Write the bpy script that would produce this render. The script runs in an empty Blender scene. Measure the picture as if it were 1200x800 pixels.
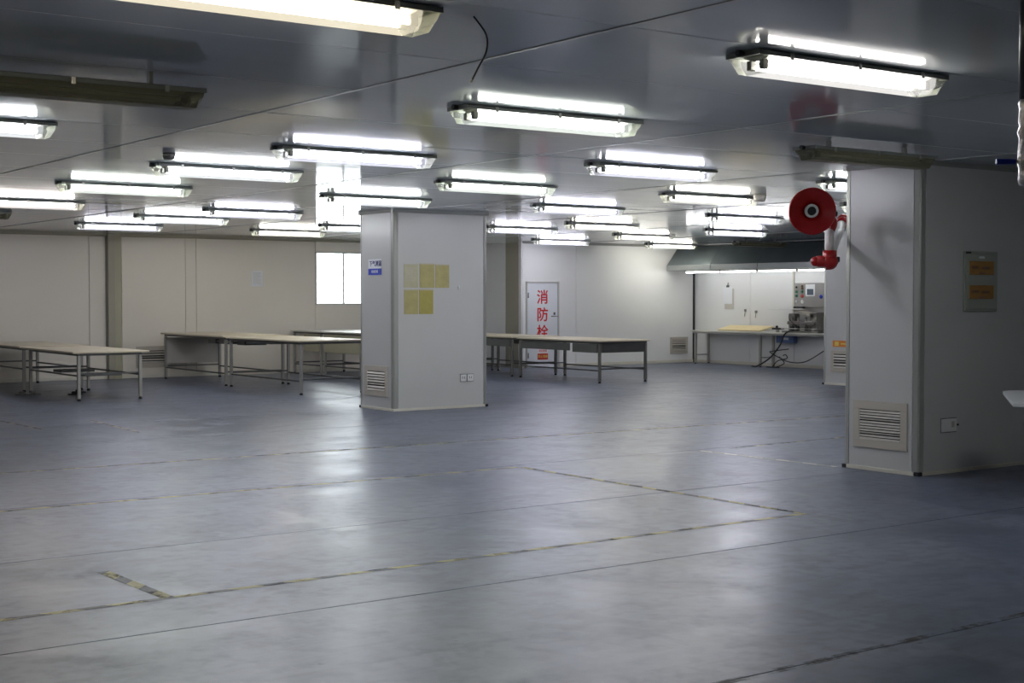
import bpy, bmesh, math, random
from mathutils import Vector, Matrix
random.seed(7)
SC = bpy.context.scene
COL = SC.collection
# ------------------------------------------------------------------ camera
H = 1.6
YAW = math.radians(35.8)
PITCH = math.atan(53.0 / 1667.0)
cd = bpy.data.cameras.new('camera'); cam = bpy.data.objects.new('camera', cd); COL.objects.link(cam)
cd.sensor_width = 36.0; cd.lens = 36.0 * 1667.0 / 1200.0
cd.clip_start = 0.05; cd.clip_end = 200
cam.location = (0, 0, H)
cam.rotation_euler = (math.pi / 2 - PITCH, 0, -YAW)
SC.camera = cam
# ------------------------------------------------------------------ world (overcast day outside the window), exposure
W = bpy.data.worlds.new('world'); SC.world = W; W.use_nodes = True
bg = W.node_tree.nodes['Background']; bg.inputs[0].default_value = (0.93, 0.97, 1.0, 1); bg.inputs[1].default_value = 3.6
SC.view_settings.view_transform = 'Standard'
SC.view_settings.look = 'None'
SC.view_settings.gamma = 1.0
SC.view_settings.exposure = 1.5
SC.view_settings.use_curve_mapping = False
TUBE_POWER = 36.0      # brightness of a lit tube
COVER_POWER = 0.5      # glow of a lit prismatic cover

# ------------------------------------------------------------------ materials
def mat(name, col, rough=0.5, metal=0.0, spec=0.5, var=0.06, scale=3.0, stretch=(1, 1, 1), bump=0.0, bscale=None, rvar=0.0, coat=0.0):
    m = bpy.data.materials.new(name); m.use_nodes = True
    nt = m.node_tree; N = nt.nodes; L = nt.links
    b = N['Principled BSDF']
    tc = N.new('ShaderNodeTexCoord'); mp = N.new('ShaderNodeMapping'); mp.inputs['Scale'].default_value = stretch
    L.new(tc.outputs['Object'], mp.inputs[0])
    nz = N.new('ShaderNodeTexNoise'); nz.inputs['Scale'].default_value = scale; nz.inputs['Detail'].default_value = 4
    L.new(mp.outputs[0], nz.inputs['Vector'])
    mx = N.new('ShaderNodeMix'); mx.data_type = 'RGBA'
    c = Vector(col)
    mx.inputs[6].default_value = (*(c * (1 - var)), 1); mx.inputs[7].default_value = (*[min(1, v) for v in c * (1 + var)], 1)
    L.new(nz.outputs[0], mx.inputs[0]); L.new(mx.outputs[2], b.inputs['Base Color'])
    b.inputs['Roughness'].default_value = rough; b.inputs['Metallic'].default_value = metal
    b.inputs['Specular IOR Level'].default_value = spec
    if rvar:
        r = N.new('ShaderNodeMapRange'); r.inputs[3].default_value = rough - rvar; r.inputs[4].default_value = rough + rvar
        L.new(nz.outputs[0], r.inputs[0]); L.new(r.outputs[0], b.inputs['Roughness'])
    if bump:
        n2 = N.new('ShaderNodeTexNoise'); n2.inputs['Scale'].default_value = bscale or scale; n2.inputs['Detail'].default_value = 3
        L.new(mp.outputs[0], n2.inputs['Vector'])
        bp = N.new('ShaderNodeBump'); bp.inputs['Strength'].default_value = 1.0; bp.inputs['Distance'].default_value = bump
        L.new(n2.outputs[0], bp.inputs['Height']); L.new(bp.outputs[0], b.inputs['Normal'])
    return m

def emat(name, col, power, clear=0.0):
    m = bpy.data.materials.new(name); m.use_nodes = True
    nt = m.node_tree; N = nt.nodes; L = nt.links
    N.remove(N['Principled BSDF']); out = N['Material Output']
    e = N.new('ShaderNodeEmission'); e.inputs[1].default_value = power
    # the glow is a little uneven along the lamp (procedural)
    tc = N.new('ShaderNodeTexCoord'); nz = N.new('ShaderNodeTexNoise'); nz.inputs['Scale'].default_value = 1.5
    L.new(tc.outputs['Object'], nz.inputs['Vector'])
    mx = N.new('ShaderNodeMix'); mx.data_type = 'RGBA'; mx.inputs[6].default_value = (*[c * .94 for c in col], 1); mx.inputs[7].default_value = (*col, 1)
    L.new(nz.outputs[0], mx.inputs[0]); L.new(mx.outputs[2], e.inputs[0])
    if clear:
        t = N.new('ShaderNodeBsdfTransparent'); s = N.new('ShaderNodeMixShader'); s.inputs[0].default_value = clear
        L.new(e.outputs[0], s.inputs[1]); L.new(t.outputs[0], s.inputs[2]); L.new(s.outputs[0], out.inputs[0])
    else:
        L.new(e.outputs[0], out.inputs[0])
    return m

def clearmat(name, col, body=0.25, rough=0.2):
    m = bpy.data.materials.new(name); m.use_nodes = True
    nt = m.node_tree; N = nt.nodes; L = nt.links
    b = N['Principled BSDF']; b.inputs['Base Color'].default_value = (*col, 1); b.inputs['Roughness'].default_value = rough
    t = N.new('ShaderNodeBsdfTransparent'); t.inputs[0].default_value = (*[min(1, c * 1.25 + .1) for c in col], 1)
    s = N.new('ShaderNodeMixShader'); L.new(t.outputs[0], s.inputs[1]); L.new(b.outputs[0], s.inputs[2])
    lw = N.new('ShaderNodeLayerWeight'); lw.inputs[0].default_value = 0.3
    r = N.new('ShaderNodeMapRange'); r.inputs[3].default_value = body; r.inputs[4].default_value = min(1, body + .5)
    L.new(lw.outputs['Fresnel'], r.inputs[0]); L.new(r.outputs[0], s.inputs[0]); L.new(s.outputs[0], N['Material Output'].inputs[0])
    return m

M = {}
M['ceil'] = mat('ceiling_panel_paint', (0.62, 0.66, 0.69), 0.075, spec=0.28, var=0.03, scale=1.0, stretch=(0.22, 3.2, 1), bump=0.0006, bscale=2.0, rvar=0.025)
M['ceilback'] = mat('ceiling_core', (0.16, 0.165, 0.17), 0.7)
M['strip'] = mat('ceiling_joint_metal', (0.30, 0.31, 0.31), 0.3, metal=0.3)
M['wall'] = mat('wall_panel_paint', (0.76, 0.76, 0.745), 0.33, spec=0.45, var=0.025, scale=1.2, rvar=0.05, bump=0.0004, bscale=3)
M['wallwarm'] = mat('wall_panel_beige', (0.74, 0.69, 0.60), 0.36, spec=0.45, var=0.03, scale=1.1, rvar=0.05, bump=0.0004, bscale=3)  # warmer tone of the wall panel colour
M['walldark'] = mat('wall_core', (0.42, 0.40, 0.36), 0.6)
M['olive'] = mat('olive_column_paint', (0.36, 0.34, 0.26), 0.45, var=0.05)
M['pillar'] = mat('pillar_panel_paint', (0.54, 0.54, 0.52), 0.30, spec=0.45, var=0.02, scale=1.5, rvar=0.05, bump=0.0004, bscale=2.5)
M['alu'] = mat('pillar_trim_aluminium', (0.38, 0.38, 0.35), 0.38, metal=0.35)
M['cream'] = mat('cream_base_trim', (0.66, 0.63, 0.54), 0.45, var=0.08)
M['black'] = mat('black_plastic', (0.012, 0.012, 0.014), 0.45)
M['rubber'] = mat('black_rubber', (0.02, 0.019, 0.018), 0.75)
M['cable'] = mat('black_cable_rubber', (0.015, 0.016, 0.018), 0.5)
M['tray'] = mat('fitting_tray_grey', (0.20, 0.215, 0.195), 0.42, var=0.1)
M['traylight'] = mat('fitting_reflector_grey', (0.62, 0.62, 0.56), 0.4)
M['socket'] = mat('lamp_socket_grey', (0.12, 0.12, 0.11), 0.5)
M['tubeoff'] = mat('unlit_lamp_glass', (0.62, 0.62, 0.55), 0.2)
M['clear'] = clearmat('clear_cover_plastic', (0.72, 0.74, 0.68), 0.12)
M['yellowed'] = clearmat('yellowed_cover_plastic', (0.42, 0.41, 0.30), 0.28, 0.3)
M['steel'] = mat('stainless_steel', (0.42, 0.41, 0.39), 0.34, metal=0.85, var=0.12, scale=6, stretch=(1, 1, .2))
M['leg'] = mat('table_leg_steel', (0.40, 0.385, 0.35), 0.4, metal=0.45, var=0.15, scale=6)
M['legdark'] = mat('dark_leg_steel', (0.20, 0.195, 0.18), 0.4, metal=0.5, var=0.15, scale=6)
M['palesteel'] = mat('pale_tabletop_paint', (0.62, 0.63, 0.63), 0.4)
M['steeldark'] = mat('dull_steel', (0.13, 0.13, 0.125), 0.42, metal=0.7, var=0.15, scale=5)
M['top'] = mat('cream_table_top', (0.66, 0.58, 0.43), 0.42, var=0.06, scale=4)
M['topwhite'] = mat('pale_table_top', (0.72, 0.70, 0.62), 0.38, var=0.05, scale=4)
M['oliveboard'] = mat('olive_apron_board', (0.40, 0.38, 0.27), 0.5, var=0.1)
M['beige'] = mat('beige_grille_plastic', (0.50, 0.46, 0.39), 0.5, var=0.06)
M['louvre'] = mat('grey_louvre', (0.52, 0.49, 0.43), 0.45)
M['dark'] = mat('dark_recess', (0.03, 0.03, 0.03), 0.8)
M['paper'] = mat('white_paper', (0.78, 0.79, 0.80), 0.6, var=0.03)
M['white'] = mat('white_plastic', (0.74, 0.74, 0.72), 0.4)
M['doorp'] = mat('door_white_paint', (0.68, 0.70, 0.73), 0.35, var=0.02)
M['red'] = mat('red_enamel', (0.42, 0.010, 0.010), 0.32, var=0.1)
M['redink'] = mat('red_lettering', (0.60, 0.012, 0.015), 0.5)
M['redsticker'] = mat('red_sticker', (0.55, 0.05, 0.03), 0.5)
M['yelink'] = mat('yellow_lettering', (0.75, 0.58, 0.12), 0.5)
M['blue'] = mat('blue_paint', (0.02, 0.05, 0.50), 0.4)
M['navy'] = mat('navy_lettering', (0.03, 0.03, 0.16), 0.5)
M['bluebox'] = mat('blue_box', (0.08, 0.13, 0.30), 0.45)
M['orange'] = mat('orange_sticker', (0.72, 0.23, 0.02), 0.5)
M['yboard'] = mat('yellow_board', (0.78, 0.64, 0.35), 0.5, var=0.05)
M['hood'] = mat('galvanised_hood_sheet', (0.17, 0.20, 0.21), 0.32, metal=0.5, var=0.2, scale=2.5)
M['hoodlip'] = mat('galvanised_hood_lip', (0.36, 0.38, 0.38), 0.3, metal=0.5, var=0.1)
M['boxgreen'] = mat('grey_green_enclosure', (0.34, 0.36, 0.30), 0.45)
M['amber'] = mat('amber_window', (0.36, 0.185, 0.05), 0.25, var=0.25, scale=14, stretch=(1, 1, 4))
M['amberd'] = mat('amber_breaker', (0.16, 0.08, 0.03), 0.4)
M['green'] = mat('green_button', (0.02, 0.15, 0.06), 0.4)
M['screen'] = mat('grey_screen', (0.10, 0.13, 0.16), 0.2)
M['frame'] = mat('window_frame_aluminium', (0.55, 0.55, 0.52), 0.4, metal=0.3)
M['foil'] = mat('crinkled_plastic_wrap', (0.55, 0.52, 0.55), 0.16, metal=0.55, var=0.25, scale=30, bump=0.012, bscale=35)
M['pipegrey'] = mat('dark_grey_pipe', (0.06, 0.06, 0.075), 0.35)
M['machine'] = mat('machine_dull_metal', (0.25, 0.24, 0.22), 0.35, metal=0.7, var=0.3, scale=14)
M['sleeve1'] = mat('yellowed_sleeve_pale', (0.52, 0.50, 0.34), 0.16, var=0.15, scale=9, bump=0.006, bscale=12)
M['sleeve2'] = mat('yellowed_sleeve', (0.47, 0.42, 0.19), 0.16, var=0.18, scale=9, bump=0.006, bscale=12)
M['sleeve3'] = mat('yellowed_sleeve_deep', (0.44, 0.385, 0.12), 0.16, var=0.15, scale=9, bump=0.006, bscale=12)

# window glass: clear with reflections
def glassmat():
    m = bpy.data.materials.new('window_glass'); m.use_nodes = True
    nt = m.node_tree; N = nt.nodes; L = nt.links; N.remove(N['Principled BSDF'])
    t = N.new('ShaderNodeBsdfTransparent'); t.inputs[0].default_value = (.93, .95, .95, 1)
    g = N.new('ShaderNodeBsdfGlossy'); g.inputs['Roughness'].default_value = .02
    f = N.new('ShaderNodeFresnel'); s = N.new('ShaderNodeMixShader')
    L.new(f.outputs[0], s.inputs[0]); L.new(t.outputs[0], s.inputs[1]); L.new(g.outputs[0], s.inputs[2]); L.new(s.outputs[0], N['Material Output'].inputs[0])
    return m
M['glass'] = glassmat()

# painted concrete floor: blue grey, scuffed, with stains of its own
def floormat():
    m = bpy.data.materials.new('floor_paint'); m.use_nodes = True
    nt = m.node_tree; N = nt.nodes; L = nt.links; b = N['Principled BSDF']
    tc = N.new('ShaderNodeTexCoord')
    def noise(scale, detail=5, stretch=(1, 1, 1), rot=0, dist=0.0):
        mp = N.new('ShaderNodeMapping'); mp.inputs['Scale'].default_value = stretch; mp.inputs['Rotation'].default_value = (0, 0, rot)
        n = N.new('ShaderNodeTexNoise'); n.inputs['Scale'].default_value = scale; n.inputs['Detail'].default_value = detail
        n.inputs['Distortion'].default_value = dist
        L.new(tc.outputs['Object'], mp.inputs[0]); L.new(mp.outputs[0], n.inputs['Vector']); return n.outputs[0]
    def ramp(src, a, bb, lo=0.0, hi=1.0):
        r = N.new('ShaderNodeMapRange'); r.inputs[1].default_value = a; r.inputs[2].default_value = bb; r.inputs[3].default_value = lo; r.inputs[4].default_value = hi
        L.new(src, r.inputs[0]); return r.outputs[0]
    def mix(f, c1, c2):
        x = N.new('ShaderNodeMix'); x.data_type = 'RGBA'; L.new(f, x.inputs[0])
        for i, c in ((6, c1), (7, c2)):
            if isinstance(c, tuple): x.inputs[i].default_value = (*c, 1)
            else: L.new(c, x.inputs[i])
        return x.outputs[2]
    big = noise(0.35, 4); mid = noise(1.8, 6, dist=.6); fine = noise(9, 6)
    c = mix(ramp(big, .3, .7), (0.076, 0.096, 0.148), (0.120, 0.145, 0.208))
    c = mix(ramp(mid, .40, .62, 0, .9), c, (0.185, 0.203, 0.258))
    c = mix(ramp(fine, .46, .66, 0, .6), c, (0.070, 0.084, 0.115))
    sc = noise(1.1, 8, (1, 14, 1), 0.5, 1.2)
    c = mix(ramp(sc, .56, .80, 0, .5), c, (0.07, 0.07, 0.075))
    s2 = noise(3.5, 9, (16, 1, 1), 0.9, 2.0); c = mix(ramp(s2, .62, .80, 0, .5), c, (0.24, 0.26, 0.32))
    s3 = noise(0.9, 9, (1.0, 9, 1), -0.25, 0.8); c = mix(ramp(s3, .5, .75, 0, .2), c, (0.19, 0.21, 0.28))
    s4 = noise(.8, 10, (1, 1, 1), .3, 3.0); c = mix(ramp(s4, .52, .58, 0, .35), c, (0.07, 0.078, 0.10))
    sp = noise(7, 2); c = mix(ramp(sp, .76, .80, 0, .7), c, (0.04, 0.038, 0.035))
    L.new(c, b.inputs['Base Color'])
    L.new(ramp(mid, .3, .75, .28, .42), b.inputs['Roughness']); b.inputs['Specular IOR Level'].default_value = 0.3
    bp = N.new('ShaderNodeBump'); bp.inputs['Strength'].default_value = .5; bp.inputs['Distance'].default_value = .0015
    L.new(noise(5, 3), bp.inputs['Height']); L.new(bp.outputs[0], b.inputs['Normal'])
    return m
M['floor'] = floormat()
M['floorgap'] = mat('floor_joint_dirt', (0.09, 0.09, 0.095), 0.8)

# worn hazard tape: slanted yellow and black stripes, rubbed away in places
def tapemat(name, along, yellow=(0.36, 0.31, 0.12), black=(0.09, 0.09, 0.095), wear=0.45, period=0.34, soft=.10):
    m = bpy.data.materials.new(name); m.use_nodes = True
    nt = m.node_tree; N = nt.nodes; L = nt.links; b = N['Principled BSDF']
    tc = N.new('ShaderNodeTexCoord'); sx = N.new('ShaderNodeSeparateXYZ'); L.new(tc.outputs['Object'], sx.inputs[0])
    add = N.new('ShaderNodeMath'); add.operation = 'ADD'; L.new(sx.outputs[0], add.inputs[0]); L.new(sx.outputs[1], add.inputs[1])
    mul = N.new('ShaderNodeMath'); mul.operation = 'MULTIPLY'; mul.inputs[1].default_value = 1 / period; L.new(add.outputs[0], mul.inputs[0])
    fr = N.new('ShaderNodeMath'); fr.operation = 'FRACT'; L.new(mul.outputs[0], fr.inputs[0])
    gt = N.new('ShaderNodeMath'); gt.operation = 'GREATER_THAN'; gt.inputs[1].default_value = .5; L.new(fr.outputs[0], gt.inputs[0])
    mx = N.new('ShaderNodeMix'); mx.data_type = 'RGBA'; mx.inputs[6].default_value = (*yellow, 1); mx.inputs[7].default_value = (*black, 1)
    L.new(gt.outputs[0], mx.inputs[0]); L.new(mx.outputs[2], b.inputs['Base Color']); b.inputs['Roughness'].default_value = .5
    n = N.new('ShaderNodeTexNoise'); n.inputs['Scale'].default_value = 3.2; n.inputs['Detail'].default_value = 7; n.inputs['Roughness'].default_value = .7
    L.new(tc.outputs['Object'], n.inputs['Vector'])
    r = N.new('ShaderNodeMapRange'); r.inputs[1].default_value = wear - .04; r.inputs[2].default_value = wear + soft; L.new(n.outputs[0], r.inputs[0])
    t = N.new('ShaderNodeBsdfTransparent'); s = N.new('ShaderNodeMixShader'); L.new(r.outputs[0], s.inputs[0])
    L.new(t.outputs[0], s.inputs[1]); L.new(b.outputs[0], s.inputs[2]); L.new(s.outputs[0], N['Material Output'].inputs[0])
    return m

# ------------------------------------------------------------------ mesh helpers
class MB:
    def __init__(s): s.bm = bmesh.new(); s.slot = 0
    def box(s, x0, x1, y0, y1, z0, z1, bev=0.0, mtx=None, slot=0):
        if x1 < x0: x0, x1 = x1, x0
        if y1 < y0: y0, y1 = y1, y0
        if z1 < z0: z0, z1 = z1, z0
        t = bmesh.new(); r = bmesh.ops.create_cube(t, size=1)
        for v in r['verts']:
            v.co = Vector(((x0 + x1) / 2 + v.co.x * (x1 - x0), (y0 + y1) / 2 + v.co.y * (y1 - y0), (z0 + z1) / 2 + v.co.z * (z1 - z0)))
        if bev:
            bmesh.ops.bevel(t, geom=list(t.edges), offset=bev, segments=1, affect='EDGES')
        s._merge(t, mtx, slot); return s
    def _merge(s, t, mtx=None, slot=0):
        if mtx is not None: bmesh.ops.transform(t, matrix=mtx, verts=t.verts)
        for f in t.faces: f.material_index = slot
        me = bpy.data.meshes.new('tmp'); t.to_mesh(me); t.free(); s.bm.from_mesh(me); bpy.data.meshes.remove(me)
    def lathe(s, prof, axis_o=(0, 0, 0), axis_d=(0, 0, 1), seg=24, slot=0, cap=True):
        """prof: list of (radius, distance along axis)"""
        t = bmesh.new(); rings = []
        for r, z in prof:
            if r <= 1e-6: rings.append([t.verts.new((0, 0, z))])
            else: rings.append([t.verts.new((r * math.cos(2 * math.pi * k / seg), r * math.sin(2 * math.pi * k / seg), z)) for k in range(seg)])
        for a, b in zip(rings, rings[1:]):
            for k in range(seg):
                k2 = (k + 1) % seg
                if len(a) == 1 and len(b) == 1: continue
                if len(a) == 1: t.faces.new((a[0], b[k2], b[k]))
                elif len(b) == 1: t.faces.new((a[k], a[k2], b[0]))
                else: t.faces.new((a[k], a[k2], b[k2], b[k]))
        if cap and len(rings[0]) > 1: t.faces.new(list(reversed(rings[0])))
        if cap and len(rings[-1]) > 1: t.faces.new(rings[-1])
        bmesh.ops.recalc_face_normals(t, faces=t.faces)
        for f in t.faces: f.smooth = len(f.verts) <= 4
        q = Vector((0, 0, 1)).rotation_difference(Vector(axis_d).normalized()).to_matrix().to_4x4()
        s._merge(t, Matrix.Translation(Vector(axis_o)) @ q, slot); return s
    def rod(s, a, b, r, seg=10, r2=None, slot=0):
        a = Vector(a); b = Vector(b); d = b - a
        return s.lathe([(r, 0), (r if r2 is None else r2, d.length)], a, d, seg, slot)
    def ball(s, c, r, seg=14, scale=(1, 1, 1)):
        t = bmesh.new(); bmesh.ops.create_uvsphere(t, u_segments=seg, v_segments=max(6, seg // 2), radius=r)
        for f in t.faces: f.smooth = True
        s._merge(t, Matrix.Translation(Vector(c)) @ Matrix.Diagonal((*scale, 1))); return s
    def prism(s, pts, y0, y1, slot=0, axis='X'):
        """pts: outline in the plane across the axis (u, z); extruded along the axis"""
        t = bmesh.new()
        mk = (lambda u, z, w: (w, u, z)) if axis == 'X' else (lambda u, z, w: (u, w, z)) if axis == 'Y' else (lambda u, z, w: (u, z, w))
        A = [t.verts.new(mk(u, z, y0)) for u, z in pts]; B = [t.verts.new(mk(u, z, y1)) for u, z in pts]
        n = len(pts)
        t.faces.new(A); t.faces.new(list(reversed(B)))
        for k in range(n): t.faces.new((A[k], B[k], B[(k + 1) % n], A[(k + 1) % n]))
        bmesh.ops.recalc_face_normals(t, faces=t.faces)
        s._merge(t, None, slot); return s
    def sweep(s, pts, r, seg=8):
        """smooth cable through points"""
        P = [Vector(p) for p in pts]; C = []
        for i in range(len(P) - 1):
            p0 = P[max(i - 1, 0)]; p1 = P[i]; p2 = P[i + 1]; p3 = P[min(i + 2, len(P) - 1)]
            for k in range(8):
                u = k / 8
                C.append(0.5 * ((2 * p1) + (-p0 + p2) * u + (2 * p0 - 5 * p1 + 4 * p2 - p3) * u * u + (-p0 + 3 * p1 - 3 * p2 + p3) * u ** 3))
        C.append(P[-1]); t = bmesh.new(); rings = []; n = None
        for i, c in enumerate(C):
            d = (C[min(i + 1, len(C) - 1)] - C[max(i - 1, 0)]).normalized()
            if n is None: n = d.orthogonal().normalized()
            n = (n - d * n.dot(d)).normalized(); bb = d.cross(n)
            rings.append([t.verts.new(c + r * (n * math.cos(2 * math.pi * k / seg) + bb * math.sin(2 * math.pi * k / seg))) for k in range(seg)])
        for a, b in zip(rings, rings[1:]):
            for k in range(seg): t.faces.new((a[k], a[(k + 1) % seg], b[(k + 1) % seg], b[k])).smooth = True
        t.faces.new(list(reversed(rings[0]))); t.faces.new(rings[-1])
        bmesh.ops.recalc_face_normals(t, faces=t.faces)
        s._merge(t); return s
    def mesh(s, name, mats):
        me = bpy.data.meshes.new(name); s.bm.to_mesh(me); s.bm.free()
        for m in (mats if isinstance(mats, (list, tuple)) else [mats]): me.materials.append(M[m] if isinstance(m, str) else m)
        return me
    def build(s, name, mats, parent=None, loc=None):
        o = bpy.data.objects.new(name, s.mesh(name, mats)); COL.objects.link(o)
        if parent is not None: o.parent = parent
        if loc is not None: o.location = loc
        return o

def link(name, me, parent=None, loc=(0, 0, 0), rot=(0, 0, 0)):
    o = bpy.data.objects.new(name, me); COL.objects.link(o); o.parent = parent; o.location = loc; o.rotation_euler = rot; return o
def tag(o, label=None, cat=None, group=None, kind=None):
    if label: o['label'] = label
    if cat: o['category'] = cat
    if group: o['group'] = group
    if kind: o['kind'] = kind
    return o
def empty(name, loc, rz=0.0, **k):
    o = bpy.data.objects.new(name, None); COL.objects.link(o); o.location = loc; o.rotation_euler = (0, 0, rz); o.empty_display_size = .2
    return tag(o, **k)
def struct(o, **k): return tag(o, kind='structure', **k)

def text_mesh(txt, size, material, name='lettering', extrude=0.001):
    cu = bpy.data.curves.new('t', 'FONT'); cu.body = txt; cu.size = size; cu.extrude = extrude; cu.align_x = 'CENTER'; cu.align_y = 'CENTER'
    cu.resolution_u = 3; cu.offset = 0.0
    o = bpy.data.objects.new('t', cu); COL.objects.link(o)
    dg = bpy.context.evaluated_depsgraph_get(); dg.update()
    me = bpy.data.meshes.new_from_object(o.evaluated_get(dg)); me.name = name
    bpy.data.objects.remove(o); me.materials.clear(); me.materials.append(M[material]); return me
def bold_text(txt, size, material, extrude=0.001, off=0.02):
    """heavier strokes: the flat letters laid over themselves with tiny shifts"""
    me = text_mesh(txt, size, material, extrude=extrude); bm = bmesh.new()
    for k, (u, v) in enumerate(((0, 0), (1, 0), (-1, 0), (0, 1), (0, -1))):
        t = bmesh.new(); t.from_mesh(me); bmesh.ops.translate(t, verts=t.verts, vec=(u * off * size, v * off * size, k * .00004))
        m2 = bpy.data.meshes.new('tmp'); t.to_mesh(m2); t.free(); bm.from_mesh(m2); bpy.data.meshes.remove(m2)
    bm.to_mesh(me); bm.free(); return me
FACE_Y = (math.pi / 2, 0, 0)                 # text on a wall seen from -Y
FACE_X = (math.pi / 2, 0, -math.pi / 2)      # text on a wall seen from -X

# ------------------------------------------------------------------ room shell
CZ = 2.80
X0, X1, Y0, Y1 = -3.0, 23.85, -3.0, 26.85
YD, XD = 25.47, 18.65           # the wall with the hydrant door stands forward of the back wall
# floor: sub-base and cast strips with open saw-cut joints
fl = struct(MB().box(X0 - .2, X1 + .2, Y0 - .2, Y1 + .2, -0.2, -0.012).build('floor', 'floorgap'))
ys = [Y0] + [2.03 + 2.21 * k for k in range(-2, 12) if Y0 < 2.03 + 2.21 * k < Y1] + [Y1]
for a, b in zip(ys, ys[1:]):
    MB().box(X0, X1, a + .004, b - .004, -0.012, 0.0, .0015).build('floor_slab', 'floor', fl)
# ceiling
ce = struct(MB().box(X0 - .2, X1 + .2, Y0 - .2, Y1 + .2, CZ + .03, CZ + .15).build('ceiling', 'ceilback'))
xs = [X0] + [4.13 + 3.15 * k for k in range(-3, 8) if X0 + .2 < 4.13 + 3.15 * k < X1 - .2] + [X1]
yc = [Y0] + [4.87 + 1.215 * k for k in range(-8, 20) if Y0 + .2 < 4.87 + 1.215 * k < Y1 - .2] + [Y1]
pcache = {}
for i in range(len(xs) - 1):
    for j in range(len(yc) - 1):
        w = round(xs[i + 1] - xs[i] - .012, 4); d = round(yc[j + 1] - yc[j] - .006, 4)
        if (w, d) not in pcache: pcache[(w, d)] = MB().box(-w / 2, w / 2, -d / 2, d / 2, 0, .028, .002).mesh('ceiling_panel', 'ceil')
        link('ceiling_panel', pcache[(w, d)], ce, ((xs[i] + xs[i + 1]) / 2, (yc[j] + yc[j + 1]) / 2, CZ),
             (math.radians(random.gauss(0, .06)), math.radians(random.gauss(0, .02)), 0))
for x in xs[1:-1]:
    MB().box(x - .014, x + .014, Y0, Y1, CZ - .004, CZ + .006, .001).build('joint_strip', 'strip', ce)
# walls
def wall_panels(parent, axis, at, cuts, z0=0.07, z1=CZ, m='wall', t=.03, hole=None, mats=None):
    """panels on a wall; axis 'Y': plane y=at facing -Y; 'X': plane x=at facing -X"""
    for k, (a, b) in enumerate(zip(cuts, cuts[1:])):
        mm = (mats or {}).get(k, m)
        zs = [(z0, z1)]; aa, bb = a + .004, b - .004
        if hole and hole[0] < (a + b) / 2 < hole[1]: zs = [(z0, hole[2]), (hole[3], z1)]
        for (p, q) in zs:
            if axis == 'Y': MB().box(aa, bb, at, at + t, p, q, .003).build('wall_panel', mm, parent)
            else: MB().box(at, at + t, aa, bb, p, q, .003).build('wall_panel', mm, parent)
WIN = (14.24, 16.04, 1.42, 2.54)
wb = MB()
wb.box(X0, WIN[0], Y1 + .03, Y1 + .12, 0, CZ + .03); wb.box(WIN[1], XD + 3, Y1 + .03, Y1 + .12, 0, CZ + .03)
wb.box(WIN[0], WIN[1], Y1 + .03, Y1 + .12, 0, WIN[2]); wb.box(WIN[0], WIN[1], Y1 + .03, Y1 + .12, WIN[3], CZ + .03)
wback = struct(wb.build('wall_back', 'walldark'))
cuts = [X0, -1.8, -.6, .6, 1.8, 3.0, 4.2, 5.4, 6.6, 9.38, 9.70]
wall_panels(wback, 'Y', Y1, cuts, m='wallwarm')
cuts = [10.02, 11.33, 11.56, WIN[0], WIN[1], 17.3, XD]
wall_panels(wback, 'Y', Y1, cuts, m='wallwarm', hole=WIN, mats={4: 'wall', 5: 'wall'})
wf = MB().box(XD, XD + .12, YD + .035, Y1 + .03, 0, CZ + .03).build('wall_return', 'walldark'); struct(wf)
MB().box(XD - .03, XD, YD + .60, Y1 - .005, .07, CZ, .003).build('wall_panel', 'wall', wf)
MB().box(XD - .03, XD, YD - .0, YD + .10, .07, CZ, .003).build('wall_panel', 'wall', wf)
MB().box(XD - .035, XD, YD + .11, YD + .59, 0, CZ, .003).build('column_strip', 'olive', wf)
wd = struct(MB().box(XD, X1 + .12, YD + .03, YD + .12, 0, CZ + .03).build('wall_far', 'walldark'))
wall_panels(wd, 'Y', YD, [XD + .005, 20.17, X1 - .06])
MB().box(X1 - .055, X1 - .005, YD - .01, YD + .03, 0, CZ).build('corner_gap', 'dark', wd)
wr = struct(MB().box(X1 + .03, X1 + .12, Y0, YD + .03, 0, CZ + .03).build('wall_right', 'walldark'))
wall_panels(wr, 'X', X1, [Y0 + 1.2 * k for k in range(0, 20)] + [22.22, 23.6, YD - .005])
wl = struct(MB().box(X0 - .12, X0 - .03, Y0, Y1 + .1, 0, CZ + .03).build('wall_left', 'walldark'))
for k in range(25):
    a = Y0 + 1.194 * k; MB().box(X0 - .03, X0, a + .004, a + 1.19, .07, CZ, .003).build('wall_panel', 'wallwarm', wl)
wn = struct(MB().box(X0, X1, Y0 - .12, Y0 - .03, 0, CZ + .03).build('wall_front', 'walldark'))
for k in range(22):
    a = X0 + 1.22 * k; MB().box(a + .004, a + 1.216, Y0 - .03, Y0, .07, CZ, .003).build('wall_panel', 'wall', wn)
# olive pilaster on the left part of the back wall
pb = MB().box(9.72, 9.86, Y1 - .10, Y1 + .03, 0, CZ, .006).build('pilaster', 'olive', wback)
pb = MB().box(9.86, 10.00, Y1 - .05, Y1 + .03, 0, CZ, .006).build('pilaster', 'oliveboard', wback)
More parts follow.
